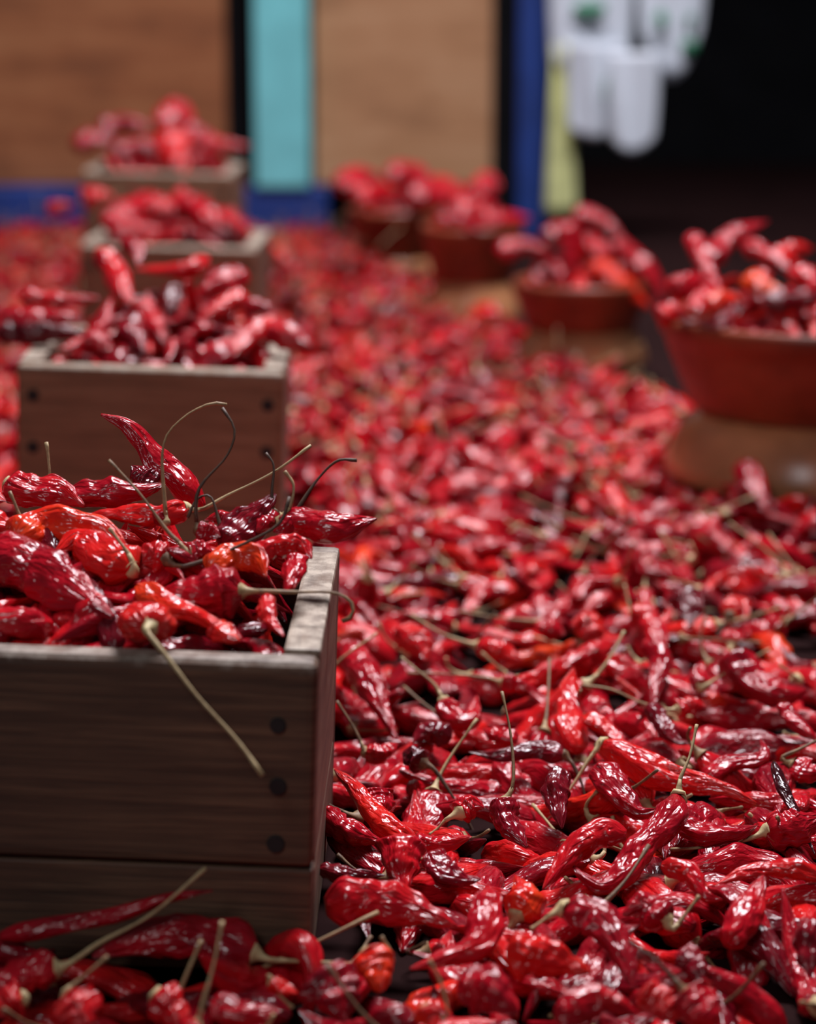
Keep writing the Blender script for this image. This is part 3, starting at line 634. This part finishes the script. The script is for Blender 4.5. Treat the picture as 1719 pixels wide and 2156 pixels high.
# coarse picture of how far the picked-out chilies are, so that no loose chili buries them
CS = 8; zb = np.full((int(W / CS) + 2, int(H / CS) + 2), 1e9, np.float32)
def splat(P, R):
    x, y, d = project(P); rp = np.maximum(R * FPX / d, 2)
    for a, b, c, r in zip(x, y, d, rp):
        i0, i1 = int((a - r) / CS), int((a + r) / CS); j0, j1 = int((b - r) / CS), int((b + r) / CS)
        i0 = max(i0, 0); j0 = max(j0, 0); i1 = min(i1, zb.shape[0] - 1); j1 = min(j1, zb.shape[1] - 1)
        if i1 >= i0 and j1 >= j0: zb[i0:i1 + 1, j0:j1 + 1] = np.minimum(zb[i0:i1 + 1, j0:j1 + 1], c)
for h in heroes:
    Pm = crspline(h['P'], 24); splat(Pm, h['R'] * 0.8 * profile(np.linspace(0, 1, 24)))
    if h['S'] is not None:
        Sm = crspline(np.vstack([h['P'][:1], h['S']]), 24); splat(Sm, np.full(24, 0.0012))
for c in (c1,):        # the visible face of the nearest crate stays free too
    for u in np.linspace(0.05, 1, 40):
        for w_ in np.linspace(0.0, 0.112, 24):
            splat(np.array([[c[0] - u * BW - w_ * 0.035, c[1] - 0.001, c[2] - w_]]), np.array([0.003]))

def rand_shape(r, scale=1.0):
    L = r.uniform(0.042, 0.076) * scale; R = r.uniform(0.0056, 0.0092) * scale
    n = 7; s = np.linspace(0, 1, n)
    bend = r.normal(0, 0.75); bend2 = r.normal(0, 0.5); lift = r.normal(0, 0.16)
    ang = bend * (s - 0.4) + bend2 * np.sin(s * 6.28 + r.uniform(0, 6.28)) * 0.5
    x = np.concatenate([[0], np.cumsum(np.cos(ang[1:]))]) * L / (n - 1); y = np.concatenate([[0], np.cumsum(np.sin(ang[1:]))]) * L / (n - 1)
    x -= x.mean(); y -= y.mean(); z = lift * L * np.sin(s * math.pi) * r.choice([-1, 1])
    return np.stack([x, y, z], 1), R
PR7 = profile(np.linspace(0, 1, 7))
def try_drop(F, r, cx, cy, occl, over, scale=1.0, flatness=0.68):
    Q, R = rand_shape(r, scale); a = r.uniform(0, 6.283); ca, sa = math.cos(a), math.sin(a)
    X = cx + Q[:, 0] * ca - Q[:, 1] * sa; Y = cy + Q[:, 0] * sa + Q[:, 1] * ca
    i, j = F.idx(X, Y); h = F.h[i, j]
    bad = h > 5
    if bad.sum() > 1: return None
    if bad.any(): h = np.where(bad, h[~bad].mean(), h)
    s = Q[:, 0] - Q[:, 0].mean(); sl = float(np.clip((s @ (h - h.mean())) / max(s @ s, 1e-9) + r.normal(0, 0.14), -0.75, 0.75))
    zz = Q[:, 2] + sl * s; rr = R * flatness * PR7
    z0 = np.sort(h + rr * 0.75 - zz)[-2]
    Z = z0 + zz
    if np.mean(Z + rr - F.target[i, j]) > over: return None
    P = np.stack([X, Y, Z], 1)
    if occl:
        x, y, d = project(np.concatenate([P, P + np.array([0, 0, 1.0]) * rr[:, None]]))
        ii = np.clip((x / CS).astype(int), 0, zb.shape[0] - 1); jj = np.clip((y / CS).astype(int), 0, zb.shape[1] - 1)
        ins = (x > 0) & (x < W) & (y > 0) & (y < H)
        if np.sum(ins & (d < zb[ii, jj] - 0.004) & (zb[ii, jj] < 1e8)) > 0: return None
    T = np.gradient(P[:, :2], axis=0); T /= np.linalg.norm(T, axis=1, keepdims=True) + 1e-9
    for o in (-0.8, -0.4, 0, 0.4, 0.8):
        xi, yi = F.idx(X - T[:, 1] * o * R * PR7, Y + T[:, 0] * o * R * PR7)
        F.h[xi, yi] = np.maximum(F.h[xi, yi], Z + rr * math.sqrt(1 - o * o))
        xm, ym = F.idx((X[1:] + X[:-1]) / 2 - T[1:, 1] * o * R * PR7[1:], (Y[1:] + Y[:-1]) / 2 + T[1:, 0] * o * R * PR7[1:])
        F.h[xm, ym] = np.maximum(F.h[xm, ym], (Z[1:] + Z[:-1]) / 2 + rr[1:] * math.sqrt(1 - o * o))
    return dict(P=P, R=R, flat=flatness)
loose = []
def add_loose(r, c, zone, where):
    c['zone'] = zone; c['where'] = where; c['tint'] = float(np.clip(r.normal(0.47, 0.15), 0.16, 0.95))
    if r.random() < (0.5 if where == 'pile' else 0.0):
        P = c['P']; d = P[0] - P[1]; d /= np.linalg.norm(d); L = r.uniform(0.018, 0.042)
        bend = np.array([r.normal(0, .5), r.normal(0, .5), abs(r.normal(0.0, 0.28))])
        c['S'] = np.array([P[0] + d * L * f + bend * L * f * f for f in (0.3, 0.65, 1.0)])
    else: c['S'] = None
    loose.append(c)

XL = 2.0
F = Field(-XL, XL, 0.62, 4.66, 0.004, -0.028)
gx = F.x0 + np.arange(F.nx) * F.c; gy = F.y0 + np.arange(F.ny) * F.c; GX, GY = np.meshgrid(gx, gy, indexing='ij')
F.target[:] = 0.005 * np.sin(GX * 9 + 1) * np.sin(GY * 7) + 0.006 * np.sin(GX * 31 + GY * 17) + 0.006 * np.sin(GX * 41 - GY * 37 + 2) - 0.003 - 0.014 * np.clip((2.1 - GY) / 0.8, 0, 1)
F.target += 0.05 * np.exp(-((GX + 0.28) / 0.35) ** 2 - ((GY - 3.55) / 0.45) ** 2)      # heap rises under the far crates
for h in heroes:
    if h['v'] in 'PFM':
        for p in crspline(h['P'], 10):
            i0 = int((p[0] - F.x0) / F.c); j0 = int((p[1] - F.y0) / F.c); k = 9
            a, b, c, d = max(i0 - k, 0), min(i0 + k + 1, F.nx), max(j0 - k, 0), min(j0 + k + 1, F.ny)
            if a >= b or c >= d: continue
            dist = np.hypot(GX[a:b, c:d] - p[0], GY[a:b, c:d] - p[1])
            F.target[a:b, c:d] = np.maximum(F.target[a:b, c:d], np.minimum(p[2] - h['R'] * 0.7 - dist * 0.8, 0.03))
for (cn, s) in zip((c1, c2, c3, c4), (1, 1, 1, 1)):     # crates and bowls keep their places
    F.h[(GX > cn[0] - BW - 0.012) & (GX < cn[0] + 0.003) & (GY > cn[1] - 0.004) & (GY < cn[1] + BD + 0.004)] = 9
for (x, d, r_, zt) in bowls:
    F.h[np.hypot(GX - x, GY - d) < r_ * 0.93] = 9
# the heap ends along the row of bowls; nothing lies beyond that edge
F.h[(GY > 2.36) & (GX > 0.235 + (2.92 - GY) * 0.245)] = 9
def fill(F, y0, y1, xw, n, zone, scale, over):
    r = np.random.default_rng(100 + zone)
    for _ in range(n):
        best = None
        for _k in range(3):
            cy = math.sqrt(r.uniform(y0 * y0, y1 * y1)); cx = r.uniform(-1, 1) * xw(cy)
            i, j = F.idx(np.array([cx]), np.array([cy])); hh = F.h[i[0], j[0]]
            if hh > 5: continue
            df = F.target[i[0], j[0]] - hh
            if best is None or df > best[0]: best = (df, cx, cy)
        if best is None or best[0] < 0.001: continue
        c = try_drop(F, r, best[1], best[2], True, over, scale)
        if c: add_loose(r, c, zone, 'pile'); c['F'] = F
fill(F, 0.70, 1.62, lambda y: 0.183 * y + 0.22, 1650, 0, 1.34, -0.004)
fill(F, 1.60, 2.75, lambda y: 0.183 * y + 0.20, 4000, 1, 1.24, 0.002)
fill(F, 2.72, 4.64, lambda y: 0.183 * y + 0.16, 5600, 2, 1.22, 0.005)

lap('pile')
# filling inside crates and bowls, under the picked-out ones
def fill_vessel(x0, x1, y0, y1, base, top, mound, n, zone, round_r=None, seed=0, vname='vessel'):
    f = Field(x0, x1, y0, y1, 0.004, base); r = np.random.default_rng(300 + seed)
    a = f.x0 + np.arange(f.nx) * f.c; b = f.y0 + np.arange(f.ny) * f.c; A, Bm = np.meshgrid(a, b, indexing='ij')
    u = (A - (x0 + x1) / 2) / ((x1 - x0) / 2); v = (Bm - (y0 + y1) / 2) / ((y1 - y0) / 2)
    f.target[:] = top + mound * np.clip(1 - u * u, 0, 1) ** .7 * np.clip(1 - v * v, 0, 1) ** .7
    if round_r: f.h[np.hypot(u, v) > 1.0] = 9
    for _ in range(n):
        m = 0.016
        cx = r.uniform(x0 + m, x1 - m); cy = r.uniform(y0 + m, y1 - m)
        i, j = f.idx(np.array([cx]), np.array([cy]))
        if f.h[i[0], j[0]] > 5 or f.target[i[0], j[0]] - f.h[i[0], j[0]] < 0.002: continue
        c = try_drop(f, r, cx, cy, True, 0.006, 0.95)
        if c is None: continue
        if c['P'][:, 0].min() < x0 or c['P'][:, 0].max() > x1 or c['P'][:, 1].min() < y0 or c['P'][:, 1].max() > y1: continue
        add_loose(r, c, zone, vname); c['F'] = f
for q, (cn, mound, zone) in enumerate(((c1, 0.026, 0), (c2, 0.05, 1), (c3, 0.05, 2), (c4, 0.06, 2))):
    fill_vessel(cn[0] - BW + TH, cn[0] - TH, cn[1] + TH, cn[1] + BD - TH, cn[2] - 0.030, cn[2] - 0.006, mound, 420, zone, seed=q, vname=('nearest', 'second', 'third', 'farthest')[q] + ' crate')
for q, (x, d, r_, zt) in enumerate(bowls):
    fill_vessel(x - r_ * .9, x + r_ * .9, d - r_ * .9, d + r_ * .9, zt - 0.036, zt - 0.012, (0.06, 0.05, 0.04, 0.04)[q], 300, 1 if q == 0 else 2, True, 20 + q, ('largest', 'second', 'third', 'farthest')[q] + ' bowl')

# drop those that lie wholly under others
def covered(c):
    P = c['P']; i, j = c['F'].idx(P[:, 0], P[:, 1]); h = c['F'].h[i, j]
    return np.min(np.where(h > 5, 1, h) - P[:, 2]) > c['R'] * 1.25
n_all = len(loose); loose[:] = [c for c in loose if not covered(c)]
print('CULL', n_all, len(loose), [sum(c['zone'] == z for c in loose) for z in (0, 1, 2)])
# ------------------------------------------------------------------ which of the loose ones show largest?
pid = []; pco = []
for k, c in enumerate(loose):
    Pm = crspline(c['P'], 16); R = c['R'] * profile(np.linspace(0, 1, 16))[:, None]
    side = np.cross(np.gradient(Pm, axis=0), (0, 0, 1.0)); side /= np.linalg.norm(side, axis=1, keepdims=True) + 1e-9
    for o in (-0.8, 0, 0.8):
        pco.append(Pm + side * R * o + np.array([0, 0, 1]) * R * 0.6 * math.sqrt(1 - o * o)); pid.append(np.full(16, k))
pco = np.concatenate(pco); pid = np.concatenate(pid)
x, y, d = project(pco); C2 = 10
ok = (x > 0) & (x < W) & (y > 0) & (y < H); x, y, d, pid = x[ok], y[ok], d[ok], pid[ok]
hz = zb[np.clip((x / CS).astype(int), 0, zb.shape[0] - 1), np.clip((y / CS).astype(int), 0, zb.shape[1] - 1)]
cell = (x / C2).astype(int) * 1000 + (y / C2).astype(int); order = np.lexsort((d, cell)); cs, idd, hh, ds = cell[order], pid[order], hz[order], d[order]
first = np.concatenate([[True], cs[1:] != cs[:-1]]) & (ds < hh + 0.004)
cnt = np.bincount(idd[first], minlength=len(loose))
# crate face hides what is behind it
N_SOLO = 150
rank = np.argsort(-cnt); solo = [int(k) for k in rank[:N_SOLO] if cnt[k] > 0]; solo_set = set(solo)

lap('rank')
# ------------------------------------------------------------------ build the chilies
def make_chili(P, R, S, tint, label, group, r, nt=48, nth=26, flat=0.7, stem_tint=0.6, tip=0.07, tw0=1.0):
    (V, Q, T), Ps, sk = chili_body(P, R, r, nt, nth, flat, (0.1, -0.75, 0.65), 1.0, tip, tw0)
    o = np.array([Ps[:, 0].mean(), Ps[:, 1].mean(), V[:, 2].min()])
    pod = np_mesh('pod', V - o, Q, T, tint, (M_CHILI,), skin=sk)
    e = link('dried_chili', pod if S is None else None, loc=tuple(o), label=label, category='chili', group=group)
    if S is not None: e.empty_display_size = 0.01; link('pod', pod, e)
    if S is not None:
        inw = Ps[1] - Ps[0]; inw /= np.linalg.norm(inw)
        cal, st = calyx_stem(Ps[0], inw, S, R, r, 10, 16)
        sm = link('stem', np_mesh('stem', st[0] - o, st[1], st[2], stem_tint, (M_STEM,)), e)
        link('calyx', np_mesh('calyx', cal[0] - o, cal[1], cal[2], min(stem_tint + 0.22, 1.0), (M_STEM,)), sm)
    return e
DARK_STEM = ('dark', 'black', 'brown', 'grey')
for k, h in enumerate(heroes):
    r = np.random.default_rng(1000 + k)
    lb = h['label']; stt = 0.55 + 0.3 * r.random()
    if 'pale' in lb or 'cream' in lb: stt = 0.85
    if any(w_ + ' stem' in lb or w_ + ' S-' in lb for w_ in DARK_STEM) or 'black stem' in lb or 'dark arched' in lb: stt = 0.22
    if 'grey stem' in lb: stt = 0.5
    near = h['v'] in 'PFBM'
    make_chili(h['P'], h['R'], h['S'], h['tint'], lb, GROUPS[h['v']], r, 54 if near else 34, 28 if near else 18, r.uniform(0.6, 0.85), stt, 0.07, 0.5)
import re
hero_px = np.array([[float(q) for q in project(crspline(h['P'], 9)[4])] for h in heroes]); used = set(h['label'] for h in heroes)
def short(lb):
    t = re.split(r', | with | whose | and | near | at the | in the | of the | on the | over the | behind the | above | below | right of | left of | under | beside | by the | along | between | against | lying', lb)[0].split()
    return ' '.join(t[:7])
hero_short = [short(h['label']) for h in heroes]
def solo_label(c):
    t = c['tint']; tone = 'maroon' if t < .3 else 'dark red' if t < .42 else 'crimson' if t < .52 else 'bright red' if t < .66 else 'scarlet' if t < .78 else 'orange red'
    P = c['P']; chord = np.linalg.norm(P[-1] - P[0]) / np.linalg.norm(np.diff(P, axis=0), axis=1).sum()
    shape = 'straight' if chord > .97 else 'bent' if chord > .88 else 'strongly curved'
    L = np.linalg.norm(np.diff(P, axis=0), axis=1).sum(); size = 'slim' if c['R'] / L < 0.115 else 'plump' if c['R'] / L > 0.165 else ''
    q = np.array([float(v_) for v_ in project(P[3])]); dd_ = np.hypot(hero_px[:, 0] - q[0], hero_px[:, 1] - q[1]) + 400 * np.abs(hero_px[:, 2] - q[2])
    for n_ in np.argsort(dd_)[:5]:
        dx, dy = q[:2] - hero_px[n_, :2]
        rel = ('right of' if dx > 0 else 'left of') if abs(dx) > 1.3 * abs(dy) else ('behind' if dy < 0 else 'in front of')
        lb = f"{size} {tone} {shape} chili {rel} the {hero_short[n_]}".strip()
        if c['where'] != 'pile': lb += ', ' + c['where']
        if lb not in used and len(lb.split()) <= 16: used.add(lb); return lb
    return lb
for k in solo:
    c = loose[k]; r = np.random.default_rng(5000 + k)
    lb, g = solo_label(c), (PILE if c['where'] == 'pile' else 'loose chilies in the vessels')
    make_chili(c['P'], c['R'], c['S'], c['tint'], lb, g, r, 44, 22, c['flat'], r.uniform(0.45, 0.9))
lap('solo')
LOD = {0: (24, 12), 1: (14, 9), 2: (10, 7)}
VV, QQ, TT, TI, MQ, MT, SK = [], [], [], [], [], [], []; off = 0
def put(V, Q, T, tint, mi, sk=None):
    global off
    SK.append(V if sk is None else sk); VV.append(V); QQ.append(Q + off); TT.append(T + off); TI.append(np.full(len(V), tint)); MQ.append(np.full(len(Q), mi)); MT.append(np.full(len(T), mi)); off += len(V)
for k, c in enumerate(loose):
    if k in solo_set: continue
    r = np.random.default_rng(9000 + k); nt, nth = LOD[c['zone']]
    (V, Q, T), Ps, sk = chili_body(c['P'], c['R'], r, nt, nth, c['flat'], (0.1, 0.1, 1.0), 1.0 if c['zone'] == 0 else 0.6)
    put(V, Q, T, c['tint'], 0, sk)
    if c['S'] is not None:
        inw = Ps[1] - Ps[0]; inw /= np.linalg.norm(inw); stt = r.uniform(0.4, 0.9)
        z = c['zone']
        cal, st = calyx_stem(Ps[0], inw, c['S'], c['R'], r, (8, 6, 5)[z], (10, 7, 5)[z])
        if z < 2: put(*cal, stt + 0.15, 1)
        put(*st, stt, 1)
lap('stuff')
me = np_mesh('loose_chilies', np.concatenate(VV), np.concatenate(QQ), np.concatenate(TT), np.concatenate(TI), (M_CHILI, M_STEM), np.concatenate(MQ + MT), skin=np.concatenate(SK))
link('loose_chilies', me, kind='stuff', label='endless heap of small dried red chilies spread between crates and bowls', category='chilies')
print('LOOSE', len(loose), 'verts', off, 'faces', len(me.polygons), 'heroes', len(heroes), 'solo', len(solo))
